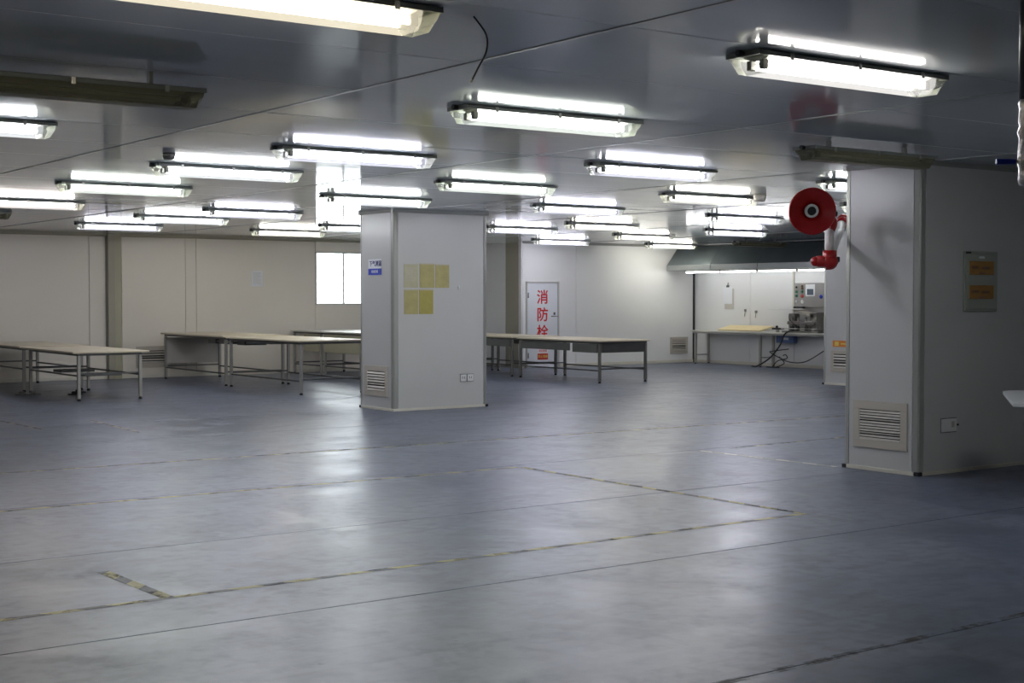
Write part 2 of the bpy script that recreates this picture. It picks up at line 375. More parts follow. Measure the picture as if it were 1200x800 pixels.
# base and ceiling coves
struct(MB().box(X0, 9.72, Y1 - .015, Y1 + .03, 0, .07, .004).box(10.0, XD - .03, Y1 - .015, Y1 + .03, 0, .07, .004).build('baseboard_back', 'cream'))
struct(MB().box(XD - .03, 18.70, YD - .015, YD + .03, 0, .07, .004).box(19.70, X1 - .06, YD - .015, YD + .03, 0, .07, .004).build('baseboard_far', 'cream'))
struct(MB().box(X1 - .015, X1 + .03, Y0, YD - .02, 0, .07, .004).build('baseboard_right', 'cream'))
struct(MB().box(X0 - .03, X0 + .015, Y0, Y1 - .02, 0, .07, .004).build('baseboard_left', 'cream'))
struct(MB().prism([(Y1 - .05, CZ), (Y1, CZ - .05), (Y1 + .02, CZ - .05), (Y1 + .02, CZ)], X0, XD - .03).build('trim_1', 'olive'))
struct(MB().prism([(YD - .03, CZ), (YD, CZ - .03), (YD + .02, CZ - .03), (YD + .02, CZ)], XD, X1 - .06).build('trim_2', 'alu'))
# window
wi = struct(MB().box(WIN[0], WIN[1], Y1 - .01, Y1 + .10, WIN[3] - .03, WIN[3]).box(WIN[0], WIN[1], Y1 - .01, Y1 + .10, WIN[2], WIN[2] + .03)
            .box(WIN[0], WIN[0] + .03, Y1 - .01, Y1 + .10, WIN[2] + .03, WIN[3] - .03).box(WIN[1] - .03, WIN[1], Y1 - .01, Y1 + .10, WIN[2] + .03, WIN[3] - .03).build('window_1', 'frame'))
MB().box(WIN[0] + .68, WIN[0] + .72, Y1 + .03, Y1 + .07, WIN[2] + .03, WIN[3] - .03).build('window_mullion', 'frame', wi)
MB().box(WIN[0] + .03, WIN[0] + .68, Y1 + .045, Y1 + .051, WIN[2] + .03, WIN[3] - .03).build('pane', 'glass', wi)
MB().box(WIN[0] + .72, WIN[1] - .03, Y1 + .055, Y1 + .061, WIN[2] + .03, WIN[3] - .03).build('pane', 'glass', wi)
tag(MB().sweep([(14.70, Y1 - .03, 1.86), (14.95, Y1 - .03, 2.10), (15.3, Y1 - .03, 2.42), (15.45, Y1 - .03, 2.60), (15.46, Y1 - .03, 2.795)], .005, 6).build('window_cable', 'cable'),
    'thin cable running diagonally across the bright window', 'cable')

# door in the far wall with the red hydrant lettering
dx0, dx1, dz1 = 18.74, 19.66, 1.93
d1 = struct(MB().box(dx0 + .04, dx1 - .04, YD - .030, YD - .002, .01, dz1 - .04, .004).build('door_1', 'doorp'))
MB().box(dx0, dx0 + .035, YD - .045, YD, 0, dz1, .004).box(dx1 - .035, dx1, YD - .045, YD, 0, dz1, .004).box(dx0 + .035, dx1 - .035, YD - .045, YD, dz1 - .035, dz1, .004).build('door_frame', 'frame', d1)
for z in (.28, 1.62): MB().rod((dx0 + .04, YD - .05, z - .06), (dx0 + .04, YD - .05, z + .06), .012, 8).build('hinge', 'steeldark', d1)
h = MB().box(dx1 - .16, dx1 - .11, YD - .04, YD - .03, 1.18, 1.24, .003).rod((dx1 - .135, YD - .075, 1.15), (dx1 - .135, YD - .03, 1.15), .010, 8)
h.rod((dx1 - .25, YD - .07, 1.15), (dx1 - .05, YD - .07, 1.15), .009, 8).build('door_handle', 'steeldark', d1)
for ch, z in (('消', 1.56), ('防', 1.17), ('栓', 0.78)):
    link('lettering', bold_text(ch, .33, 'redink', .0008, .018), d1, (19.19, YD - .0315, z), FACE_Y)
MB().box(19.05, 19.34, YD - .034, YD - .0305, .15, .43).build('sticker', 'paper', d1)
MB().box(19.05, 19.34, YD - .036, YD - .0345, .18, .32).build('sticker_band', 'redsticker', d1)
link('lettering', bold_text('禁止堵塞', .068, 'yelink', .0006, .01), d1, (19.195, YD - .037, .25), FACE_Y)
link('lettering', bold_text('消防通道', .06, 'redink', .0006, .01), d1, (19.195, YD - .035, .375), FACE_Y)

# ------------------------------------------------------------------ pillars
def pillar(x0, x1, y0, y1, label, vis_right=True):
    r = empty('pillar', ((x0 + x1) / 2, (y0 + y1) / 2, 0), label=label, cat='pillar')
    ox, oy = r.location.x, r.location.y
    def L(b, n, m): return b.build(n, m, r)
    a, b, c, d = x0 - ox, x1 - ox, y0 - oy, y1 - oy; e = .068
    L(MB().box(a + .03, b - .03, c + .03, d - .03, 0, CZ - .005), 'core', 'walldark')
    L(MB().box(a + e + .006, b - e - .006, c, c + .03, .035, CZ - .04, .002), 'panel', 'pillar')
    L(MB().box(a + e + .006, b - e - .006, d - .03, d, .035, CZ - .04, .002), 'panel', 'pillar')
    L(MB().box(a, a + .03, c + e + .006, d - e - .006, .035, CZ - .04, .002), 'panel', 'pillar')
    L(MB().box(b - .03, b, c + e + .006, d - e - .006, .035, CZ - .04, .002), 'panel', 'pillar')
    for (px, py, sx, sy) in ((a, c, 1, 1), (b, c, -1, 1), (a, d, 1, -1), (b, d, -1, -1)):
        cs = MB()
        R = e
        pts = [(px + sx * .0, py + sy * R), (px + sx * .010, py + sy * .022), (px + sx * .022, py + sy * .010), (px + sx * R, py), (px + sx * R, py + sy * .034), (px + sx * .034, py + sy * .034), (px + sx * .034, py + sy * R)]
        cs.prism(pts, .035, CZ - .04, axis='Z')
        L(cs, 'corner_strip', 'alu')
        L(MB().box(px - sx * .006, px + sx * .05, py - sy * .006, py + sy * .05, 0, .034, .003), 'corner_cap', 'black' if (px, py) != (a, c) or x0 > 10.25 else 'cream')
    k = MB()
    for (p, q, rr, s2) in ((a + .05, b - .05, c - .010, c + .03), (a + .05, b - .05, d - .03, d + .010)): k.box(p, q, rr, s2, 0, .035, .003)
    for (p, q) in ((a - .010, a + .03), (b - .03, b + .010)): k.box(p, q, c + .05, d - .05, 0, .035, .003)
    L(k, 'base_trim', 'cream')
    cv = MB()
    g = .014
    cv.prism([(c - g, CZ - .001), (c, CZ - .04), (c + .03, CZ - .04), (c + .03, CZ - .001)], a - g, b + g)
    cv.prism([(d + g, CZ - .001), (d, CZ - .04), (d - .03, CZ - .04), (d - .03, CZ - .001)], a - g, b + g)
    cv.prism([(a - g, CZ - .001), (a, CZ - .04), (a + .03, CZ - .04), (a + .03, CZ - .001)], c, d, axis='Y')
    cv.prism([(b + g, CZ - .001), (b, CZ - .04), (b - .03, CZ - .04), (b - .03, CZ - .001)], c, d, axis='Y')
    L(cv, 'cornice', 'alu')
    return r
pillar(10.20, 11.79, 16.95, 17.90, 'white panelled square pillar in the middle with five yellow sleeves on it')
pillar(10.29, 12.25, 8.10, 8.97, 'large grey panelled pillar at the right carrying the amber-windowed breaker box')
pillar(19.70, 21.20, 16.70, 17.66, 'white panelled pillar seen in a sliver behind the red extraction arm')

# ------------------------------------------------------------------ air return grilles
def grille(axis, at, u0, u1, z0, z1, n, label, tilt=0.95, group=None):
    """at: plane; u: horizontal range on the plane; faces -X or -Y"""
    w = u1 - u0; hh = z1 - z0
    if axis == 'X': r = empty('vent_grille', (at, (u0 + u1) / 2, z0), -math.pi / 2, label=label, cat='vent', group=group)
    else: r = empty('vent_grille', ((u0 + u1) / 2, at, z0), 0, label=label, cat='vent', group=group)
    f = .055 * w / .6 + .02
    b = MB().box(-w / 2, w / 2, -.014, -.001, 0, f, .003).box(-w / 2, w / 2, -.014, -.001, hh - f, hh, .003)
    b.box(-w / 2, -w / 2 + f, -.014, -.001, f, hh - f, .003).box(w / 2 - f, w / 2, -.014, -.001, f, hh - f, .003)
    b.build('frame', 'beige', r)
    MB().box(-w / 2 + f, w / 2 - f, -.004, -.001, f, hh - f).build('backing', 'dark', r)
    ih = hh - 2 * f; p = ih / n
    for k in range(n):
        zc = f + p * (k + .5); tl = tilt if k % 5 != 2 else tilt * .45
        mt = Matrix.Translation((0, -.009, zc)) @ Matrix.Rotation(tl, 4, 'X')
        MB().box(-w / 2 + f + .001, w / 2 - f - .001, -p * .50, p * .28, -.0015, .0015, mtx=mt).build('slat', 'louvre', r)
    return r
grille('X', 10.29, 8.22, 8.84, .21, .64, 11, 'large beige louvred vent low on the right pillar')
grille('X', 10.20, 17.10, 17.74, .19, .62, 7, 'beige louvred vent low on the left face of the middle pillar')
grille('X', 19.70, 16.95, 17.46, .24, .63, 5, 'louvred vent below the orange sticker on the far sliver pillar')
grille('Y', YD, 23.05, 23.62, .22, .62, 6, 'small louvred vent low in the white far wall left of the bench')
grille('Y', Y1, 10.30, 11.05, .20, .62, 5, 'louvred vent in the beige wall behind the leftmost worktable')

# ------------------------------------------------------------------ ceiling lights
COLS = {'white': (.95, .98, 1.0), 'violet': (.86, .86, 1.0), 'green': (.94, 1.0, .93), 'warm': (1.0, .90, .68), 'cream': (1.0, .97, .88), 'rose': (1.0, .92, .88)}
COLS['near'] = (1.0, .97, .93)
LEVEL = {'near': .5, 'warm': .35, 'green': .7, 'cream': .8}   # older or warmer lamps give less light
for k, c in COLS.items():
    M['tube_' + k] = emat('lit_tube_' + k, c, TUBE_POWER * LEVEL.get(k, 1))
    M['cover_' + k] = emat('lit_cover_' + k, c, COVER_POWER, .62)
M['tube_dim'] = emat('lit_tube_dim', (1, .95, .9), TUBE_POWER * .22)
M['cover_dim'] = emat('lit_cover_dim', (1, .95, .9), COVER_POWER * .22, .55)
M['tube_hood'] = emat('lit_tube_hood', (.97, .98, 1.0), TUBE_POWER * .3)
_fit = {}
def fitting_meshes(kind):
    if kind in _fit: return _fit[kind]
    Lh = .72; on = kind != 'off'
    d = {}
    d['tray'] = MB().prism([(-.105, .008), (.105, .008), (.115, .002), (.115, -.018), (.108, -.018), (.108, -.002), (-.108, -.002), (-.108, -.018), (-.115, -.018), (-.115, .002)], -Lh, Lh).box(-Lh - .004, -Lh, -.115, .115, -.018, .008).box(Lh, Lh + .004, -.115, .115, -.018, .008).mesh('tray', 'tray')
    d['reflector'] = MB().prism([(-.10, -.006), (.10, -.006), (.03, -.03), (-.03, -.03)], -Lh + .10, Lh - .10).mesh('reflector', 'traylight')
    # cover: trapezoid trough, glowing middle and clear ends
    t = bmesh.new(); secs = [-Lh + .005, -Lh + .035, -.63, .63, Lh - .035, Lh - .005]; rings = []
    for i, x in enumerate(secs):
        s = .86 if i in (0, 5) else 1.0; zb = -.055 if i in (0, 5) else -.095
        rings.append([t.verts.new((x, y, z)) for y, z in ((-.106, -.012), (-.098 * s, -.055 if s == 1 else -.04), (-.066 * s, zb), (.066 * s, zb), (.098 * s, -.055 if s == 1 else -.04), (.106, -.012))])
    for i, (a, b) in enumerate(zip(rings, rings[1:])):
        for k in range(5):
            f = t.faces.new((a[k], b[k], b[k + 1], a[k + 1])); f.material_index = 0 if i == 2 else 1
    for rg in (rings[0], rings[-1]):
        f = t.faces.new(rg); f.material_index = 1
    bmesh.ops.recalc_face_normals(t, faces=t.faces)
    me = bpy.data.meshes.new('cover'); t.to_mesh(me); t.free()
    me.materials.append(M['cover_' + kind] if on else M['yellowed']); me.materials.append(M['clear'] if on else M['yellowed']); d['cover'] = me
    d['tube'] = MB().rod((-.60, 0, 0), (.60, 0, 0), .013, 8).mesh('tube', ('tube_' + kind) if on else 'tubeoff')
    d['socket'] = MB().box(-.02, .02, -.016, .016, -.018, .03, .004).mesh('socket', 'socket')
    d['clip'] = MB().box(-.012, .012, -.004, .004, -.03, .006, .001).mesh('clip', 'steel')
    d['gland'] = MB().lathe([(.016, -.02), (.016, .02), (.010, .03)], axis_d=(1, 0, 0), seg=8).mesh('gland', 'black')
    d['hanger'] = MB().box(-.01, .01, -.02, .02, 0, .018).mesh('hanger', 'tray')
    _fit[kind] = d; return d
lights = []
def light(x, y, kind, label, z=2.789, rz=0.0, group='strip lights on the ceiling'):
    d = fitting_meshes(kind)
    if z > 2.78: x *= 1.022; y *= 1.022
    r = empty('strip_light', (x, y, z), rz, label=label, cat='ceiling light', group=group)
    link('tray', d['tray'], r); link('reflector', d['reflector'], r); link('cover', d['cover'], r)
    for s in (-1, 1):
        tb = link('tube', d['tube'], r, (0, s * .042, -.055))
        for e in (-1, 1): link('socket', d['socket'], tb, (e * .62, 0, 0))
    for e in (-.5, 0, .5):
        for s in (-1, 1): link('clip', d['clip'], r, (e, s * .118, 0))
    for e in (-.45, .45):
        h = link('hanger', d['hanger'], r, (e, 0, .008)); h.scale.z = max(.1, (CZ - z - .008) / .018)
    link('gland', d['gland'], r, (-.74, 0, -.004))
    return r
rowA, rowB, rowC, rowD, rowE, rowF = ('leftmost slanting row', 'second slanting row from the left', 'third slanting row from the left', 'row ending above the middle pillar', 'row right of the middle pillar', 'row ending over the far bench')
light(2.46, 4.98, 'warm', 'warm lit twin tube ceiling light cut off by the top edge of the photo')
light(5.61, 4.91, 'near', 'bright ceiling light nearest the top right corner, above the red dish')
light(2.46, 7.36, 'off', 'unlit yellowed ceiling light at upper left, nearest the camera of the unlit ones', z=2.715, rz=-.02)
light(2.44, 9.71, 'white', 'lit ceiling light cut by the left edge, just below the unlit yellowed one')
light(5.58, 7.33, 'green', 'lit ceiling light at top centre, right below the dangling black wire')
light(5.74, 10.12, 'violet', 'lit ceiling light up and left of the middle pillar, violet glow above it')
light(5.52, 12.08, 'white', 'lit ceiling light with a round grey detector at its left end')
light(5.48, 14.55, 'green', 'greenish lit ceiling light left of the one with the round detector')
light(5.35, 17.55, 'rose', 'pinkish lit ceiling light cut by the left edge above the beige wall')
light(5.25, 20.25, 'off', 'unlit ceiling light cut by the left edge, lowest on the left')
light(8.58, 14.64, 'white', 'lit ceiling light directly above the left face of the middle pillar')
light(8.55, 12.12, 'green', 'greenish lit ceiling light above the middle pillar, second one up from it')
light(8.61, 9.76, 'violet', 'lit ceiling light with violet glow, third one up from the middle pillar')
light(8.58, 17.97, 'violet', 'lit ceiling light left of the middle pillar, midway between pillar and detector light')
light(8.38, 19.95, 'white', 'lit ceiling light second from the beige wall, up left of the hung paper')
light(8.40, 22.58, 'violet', 'lit ceiling light nearest the beige wall, above the olive pilaster')
light(11.58, 12.11, 'cream', 'lit ceiling light with a small grey box at its right end, left of red dish')
light(11.62, 14.62, 'violet', 'lit ceiling light just right above the middle pillar, with violet glow')
light(11.68, 23.04, 'cream', 'lit ceiling light nearest the beige wall, up left of the bright window')
light(11.86, 20.84, 'white', 'lit ceiling light above the bright window, half hidden by the middle pillar')
light(14.45, 19.75, 'violet', 'lit ceiling light emerging behind the right edge of the middle pillar')
light(14.78, 17.98, 'cream', 'lit cream ceiling light above and right of the lettered door')
light(18.28, 23.59, 'violet', 'lit ceiling light farthest back, just above the red lettered door')
light(18.05, 20.70, 'cream', 'lit ceiling light left of the grey hood, second from its left end')
light(21.70, 23.95, 'cream', 'dim looking ceiling light touching the upper left corner of the grey hood')
light(15.04, 15.00, 'violet', 'lit ceiling light left of the red dish, upper of two stacked close together')
light(18.15, 18.32, 'violet', 'lit ceiling light left of the red dish, lower of two stacked close together')
light(11.70, 9.85, 'white', 'lit ceiling light right of the red dish, cut by the right pillar')
light(14.76, 12.22, 'white', 'short visible end of a lit ceiling light between red arm and right pillar')
light(8.89, 7.52, 'off', 'unlit yellowed ceiling light touching the top of the right pillar', z=2.735)
light(21.80, 21.30, 'off', 'unlit yellowed ceiling light just above the middle of the grey hood', z=2.74)

light(8.75 / 1.022, 4.9 / 1.022, 'white', 'added unseen ceiling light out of frame, brightening the right pillar front')  # extra lamp outside the view, added to brighten the right pillar's front

# round detector and junction box near fittings
dt = MB().lathe([(.055, 0), (.055, .02), (.045, .05), (0, .055)], (0, 0, 0), (0, 0, -1), 20).build('smoke_detector', 'machine', loc=(4.68, 11.42, CZ - .002))
tag(dt, 'round grey smoke detector on the ceiling beside a strip light end', 'detector')
jb = MB().lathe([(.075, 0), (.075, .05), (.05, .085), (0, .085)], (0, 0, 0), (0, 0, -1), 8).build('junction_box', 'louvre', loc=(12.2, 11.92, CZ - .002))
tag(jb, 'grey octagonal box on the ceiling at the right end of a strip light', 'junction box')
wr_ = MB().sweep([(3.46, 5.08, 2.80), (3.483, 5.07, 2.77), (3.505, 5.055, 2.73), (3.512, 5.05, 2.69), (3.505, 5.055, 2.64), (3.48, 5.075, 2.58), (3.46, 5.09, 2.53)], .004, 6)
wr_ = tag(wr_.build('hanging_wire', 'cable'), 'short black wire dangling from the ceiling near the top centre', 'wire')
MB().rod((3.46, 5.09, 2.531), (3.452, 5.096, 2.518), .006, 6).build('wire_end', 'white', wr_)

# ------------------------------------------------------------------ worktables
def table(x0, x1, y0, y1, ht, label, legs=None, m='top', stretch=True, apron=None, over=.06, foot='black', zs=.30, group='long worktables at the back', frame=True, legm='leg'):
    r = empty('worktable', ((x0 + x1) / 2, (y0 + y1) / 2, 0), label=label, cat='table', group=group)
    ox, oy = r.location.x, r.location.y; a, b, c, d = x0 - ox, x1 - ox, y0 - oy, y1 - oy
    MB().box(a - over, b + over, c - over * .7, d + over * .7, ht - .028, ht, .005).build('tabletop', m, r)
    if frame:
        MB().box(a, b, c, c + .03, ht - .065, ht - .029).box(a, b, d - .03, d, ht - .065, ht - .029).box(a, a + .03, c + .03, d - .03, ht - .065, ht - .029).box(b - .03, b, c + .03, d - .03, ht - .065, ht - .029).build('frame', 'steeldark', r)
    for (lx, ly) in ((a + .02, c + .02), (b - .02, c + .02), (a + .02, d - .02), (b - .02, d - .02)):
        lg = MB().box(lx - .024, lx + .024, ly - .024, ly + .024, .035, ht - .066, .004).build('leg', legm, r)
        MB().lathe([(.028, 0), (.028, .018), (.014, .034)], (lx, ly, 0.001), seg=10).build('foot', 'rubber', lg)
    if stretch:
        MB().box(a + .04, b - .04, c + .008, c + .032, zs, zs + .025, .003).build('stretcher', 'steeldark', r)
        MB().box(a + .04, b - .04, d - .032, d - .008, zs, zs + .025, .003).build('stretcher', 'steeldark', r)
        MB().box(a + .008, a + .032, c + .04, d - .04, zs - .03, zs - .005, .003).build('stretcher', 'steeldark', r)
        MB().box(b - .032, b - .008, c + .04, d - .04, zs - .03, zs - .005, .003).build('stretcher', 'steeldark', r)
    if apron:
        az, segs, am = apron
        for (p, q, e, f) in segs: MB().box(p - ox, q - ox, e - oy, f - oy, az, ht - .067, .004).build('apron_board', am, r)
    return r
# left pair
t1 = table(7.29, 8.30, 21.40, 23.80, .755, 'cream topped worktable at far left, the nearer of two end to end', zs=.40, over=.10)
t2 = table(7.26, 8.27, 24.02, 26.45, .765, 'cream topped worktable at far left, against the beige wall behind the nearer one', zs=.40, over=.08)
MB().box(-.3, .3, -.9, -.6, .36, .40, .004).box(-.3, .25, .2, .6, .37, .41, .004).build('undershelf_bar', 'steeldark', t1)
for i, (x, y) in enumerate(((7.75, 22.9), (7.95, 23.3), (7.2, 23.3), (7.05, 23.4))):
    p = MB().box(-.11, .11, -.05, .05, 0, .02, .006).box(-.05, .04, -.035, .035, .02, .055, .01).build('foot_pedal', 'machine' if i > 1 else 'rubber', loc=(x, y, .001))
    tag(p, ('black foot pedal nearest the camera under the far left worktables', 'black foot pedal behind the nearest one, under the far left worktables',
            'dull metal foot pedal, nearer of two metal ones under far left worktables', 'dull metal foot pedal farthest left under the far left worktables')[i], 'pedal', 'foot pedals under the left tables')
# middle pair with height .9
t3 = table(10.66, 11.82, 20.62, 23.32, .885, 'long cream worktable just left of the middle pillar, nearer of two in line', zs=.24)
t4 = table(10.66, 11.82, 23.50, 26.30, .895, 'long cream worktable reaching the beige wall corner left of the window', zs=.24)
for tt, yy in ((t3, 1.10), (t4, -1.05), (t4, -.6)):
    b = MB().box(-.48, -.06, yy - .16, yy + .16, .74, .82, .004).box(.04, .44, yy - .16, yy + .16, .75, .82, .004)
    b.build('under_tray', 'steeldark', tt)
    MB().box(-.46, .42, yy - .17, yy - .162, .765, .80).build('tray_lip', 'steel', tt)
MB().box(-.54, .54, 1.385, 1.395, .30, .80, .002).build('end_panel', 'louvre', t4)
t5 = table(13.60, 14.80, 22.85, 25.30, .90, 'pale worktable with olive side board, half hidden behind the middle pillar', m='topwhite', zs=.22,
           apron=(.48, [(13.57, 13.595, 22.9, 25.25), (13.64, 14.76, 22.86, 22.88)], 'oliveboard'))
t6 = table(13.60, 14.80, 25.42, 26.62, .90, 'short pale worktable against the wall below the bright window', m='topwhite', zs=.22, apron=(.48, [(13.57, 13.595, 25.45, 26.1)], 'oliveboard'))
MB().box(-.56, -.2, -.5, -.1, .66, .78, .004).build('drawer_box', 'steel', t6)
# right group
t7 = table(16.53, 17.68, 20.18, 22.68, .79, 'cream worktable with deep grey apron, nearest right of the middle pillar', zs=.25, over=.05, legm='legdark',
           apron=(.56, [(16.50, 16.52, 20.22, 20.95), (16.60, 17.62, 20.19, 20.21)], 'steeldark'))
MB().box(-.50, .50, -1.20, -.75, .56, .715, .004).build('drawer_box', 'steeldark', t7)
t8 = table(16.53, 17.66, 22.92, 24.98, .80, 'cream worktable behind the nearest one, in front of the lettered door', zs=.25, over=.05, legm='legdark',
           apron=(.60, [(16.50, 16.52, 22.95, 24.2), (17.64, 17.655, 22.95, 24.9)], 'steeldark'))
t7b = MB().box(-.585, -.55, -.35, 1.2, .58, .72, .003).build('apron_board', 'steeldark', t7)
t9 = table(16.53, 17.66, 25.16, 26.6, .80, 'cream worktable farthest back beside the middle pillar, only its end showing', zs=.25, over=.05, legm='legdark')

# wall bench on the right wall
bn = empty('workbench', (23.55, 23.1, 0), label='long pale steel bench along the right wall under the grey hood', cat='bench')
MB().box(-.26, .27, -2.6, 1.92, .765, .795, .004).build('tabletop', 'topwhite', bn)
MB().box(-.22, -.19, -2.55, 1.88, .725, .764).box(.20, .23, -2.55, 1.88, .725, .764).build('frame', 'steel', bn)
for y in (1.80, -.32, -2.45):
    for x in (-.20, .22):
        lg = MB().box(x - .026, x + .026, y - .026, y + .026, .02, .724, .003).build('leg', 'leg', bn)
        MB().lathe([(.024, 0), (.024, .02)], (x, y, .001), seg=8).build('foot', 'rubber', lg)
    MB().box(-.18, .20, y - .012, y + .012, .20, .225, .003).build('stretcher', 'steel', bn)
bd = MB().box(-.22, .22, -.68, .68, 0, .03, .006).build('yellow_board', 'yboard', loc=(23.52, 23.42, .85)); bd.rotation_euler = (0, -.22, .03)
tag(bd, 'pale yellow board lying tilted against the wall on the bench', 'board')

# things along the right wall
cb = empty('control_box', (X1 - .001, 21.55, 1.36), label='stainless control box with buttons and small screen on the right wall', cat='control box')
MB().box(-.20, 0, -.72, .50, 0, .53, .006).build('housing', 'steel', cb)
F = -.202
for (y, z, m, r_) in ((.42, .44, 'black', .022), (.42, .34, 'green', .032), (.42, .25, 'green', .032), (.25, .34, 'green', .032), (.25, .24, 'redsticker', .038), (.25, .46, 'amberd', .03), (-.30, .23, 'blue', .045), (.42, .12, 'white', .035), (.24, .12, 'white', .045), (.25, .41, 'amberd', .028)):
    MB().lathe([(r_, 0), (r_, .012), (r_ * .7, .022)], (F + .001, y, z), (-1, 0, 0), 10).build('push_button', m, cb)
MB().box(F - .010, F, -.08, .11, .27, .40, .003).build('display', 'screen', cb)
MB().box(F - .004, F, -.12, .15, .24, .50, .002).build('display_plate', 'paper', cb)
MB().box(F - .04, F + .05, .20, .48, -.03, .012, .004).build('terminal_strip', 'black', cb)
mc = empty('sealing_machine', (23.55, 21.65, .796), label='small metal bench press machine standing on the right wall bench', cat='machine')
b = MB().box(-.16, .20, -.55, .52, 0, .04, .005).box(-.05, .12, .24, .42, .04, .42, .01).box(-.10, .16, -.45, -.25, .04, .45, .01).box(-.14, .10, -.42, .38, .18, .25, .008)
b.build('body', 'machine', mc)
MB().box(-.26, .18, .10, .86, .50, .525, .004).build('white_plate', 'white', mc)
MB().prism([(-.35, .40), (.30, .52), (.30, .495), (-.35, .33)], -.1, .18).build('bracket', 'beige', mc)
for y in (-.35, -.1, .12, .30): MB().rod((-.06, y, .05), (-.06, y, .34), .022, 10).build('cylinder_rod', 'steel', mc)
for y in (-.2, .05, .22): MB().box(-.17, -.12, y - .04, y + .04, .05, .14, .004).build('valve_block', 'black', mc)
MB().rod((-.20, -.58, .09), (-.20, .50, .09), .010, 8).build('guide_rod', 'steel', mc)
MB().sweep([(-.15, .3, .4), (-.25, .2, .3), (-.22, .0, .15), (-.18, -.3, .12), (-.2, -.5, .2)], .007, 6).build('hose', 'cable', mc)
sd = empty('clamp_device', (23.45, 22.35, .796), label='small black device on a metal post at the bench left of the machine', cat='device')
MB().box(-.03, .03, -.03, .03, 0, .06, .004).build('post', 'steel', sd)
MB().box(-.05, .05, -.16, .13, .06, .10, .005).build('head', 'black', sd)
MB().lathe([(.025, 0), (.03, .03), (.012, .05)], (0, .02, .10), seg=10).build('knob', 'rubber', sd)
bl = MB().box(-.14, .0, -.26, .26, 0, .17, .006).build('blue_box', 'bluebox', loc=(X1 - .16, 22.23, .555)); tag(bl, 'blue box hanging under the wall bench above the black cables', 'box')
MB().box(-.145, -.139, -.12, .05, .07, .12).build('box_label', 'paper', bl)
cl = empty('clipboard', (X1 - .002, 24.33, 1.42), label='white papers on a clip hanging on the wall above the bench', cat='clipboard')
MB().box(-.012, -.004, -.15, .14, 0, .40, .002).build('paper_sheets', 'paper', cl)
MB().box(-.008, -.002, -.20, .10, -.12, .36, .002).build('back_sheet', 'louvre', cl)
MB().box(-.03, -.004, -.05, .03, .39, .44, .004).rod((-.02, -.01, .43), (-.005, -.01, .50), .01, 8).build('clip', 'steeldark', cl)
for y, z, s in ((23.75, 1.27, .03), (23.40, 1.24, .035)):
    hk = MB().box(-.02, 0, -s, s, -.03, .03, .004).rod((-.03, 0, -.14), (-.012, 0, 0), .008, 6).build('wall_hook', 'machine', loc=(X1 - .001, y, z))
    tag(hk, 'small dull metal hook on the wall below the clipboard, ' + ('left one' if y > 23.5 else 'right one'), 'hook')
cp = MB().box(-.03, 0, -.025, .025, 0, CZ - .80, .006).build('cable_trunking', 'cream', loc=(X1 - .001, 22.24, .797)); tag(cp, 'narrow cream vertical trunking on the wall left of the control box', 'trunking')
for i, pts in enumerate((
    [(23.30, 21.85, .83), (23.20, 21.90, .76), (23.20, 22.05, .5), (23.20, 22.35, .22), (23.22, 22.75, .03), (23.26, 22.95, .02)],
    [(23.6, 22.15, .42), (23.55, 22.6, .36), (23.55, 22.66, .33), (23.52, 22.35, .22), (23.4, 21.9, .14), (23.45, 21.5, .17), (23.6, 21.1, .42)],
    [(23.35, 22.2, .25), (23.3, 22.0, .12), (23.25, 22.2, .03), (23.2, 22.45, .02), (23.25, 22.1, .02)],
    [(23.45, 22.5, .02), (23.36, 22.25, .16), (23.38, 22.0, .22), (23.4, 22.05, .30), (23.42, 22.15, .28)])):
    tag(MB().sweep(pts, .017 if i == 0 else .011, 8).build('power_cable', 'cable'), ['thick black cable dropping from the bench to the floor', 'black cable looping sideways under the bench and up to the right', 'black cable coiled on the floor under the bench', 'thin black cable looped behind the thick one under the bench'][i], 'cable', 'black cables under the bench')

# hood over the bench
hd = empty('extraction_hood', (23.35, 22.5, 2.21), label='long dark grey sheet metal hood over the bench on the right wall', cat='hood')
hy0, hy1 = -3.2, 2.93
def hoodseg(a, b):
    MB().prism([(-.45, .12), (-.07, .586), (-.05, .586), (-.43, .11)], a + .004, b - .004, axis='Y').build('canopy_sheet', 'hood', hd)
    MB().box(-.46, -.445, a + .002, b - .002, 0, .125, .002).build('lip', 'hoodlip', hd)
for a, b in ((hy0, -1.7), (-1.7, -.05), (-.05, 1.45), (1.45, hy1)): hoodseg(a, b)
MB().prism([(-.445, .0), (-.445, .12), (-.06, .58), (.49, .58), (.49, 0)], hy1 - .012, hy1 - .004, axis='Y').build('end_sheet', 'hoodlip', hd)
for y in (-1.7, -.05, 1.45): MB().box(-.475, -.461, y - .02, y + .02, 0, .13, .002).build('joint_cover', 'hoodlip', hd)
tag(MB().rod((22.95, 25.44, CZ - .03), (22.95, 19.4, CZ - .03), .012, 8).build('ceiling_conduit', 'black'), 'thin dark conduit running along the ceiling above the grey hood', 'conduit')
for y in (2.6, 1.45, .25, -.95, -2.15):
    MB().box(-.444, .495, y - .012, y + .012, .02, .045, .002).build('cross_bar', 'steeldark', hd)
for y in (2.03, .85, -.35, -1.55):
    b = MB().box(-.16, -.10, y - .56, y + .56, -.028, .019, .003)
    for e in (-1, 1): b.box(-.148, -.112, y + e * .57 - .012, y + e * .57 + .012, -.062, .019, .003)
    hl = b.build('hood_light', 'traylight', hd)
    MB().rod((-.13, y - .555, -.045), (-.13, y + .555, -.045), .014, 10).build('tube', 'tube_hood', hl)

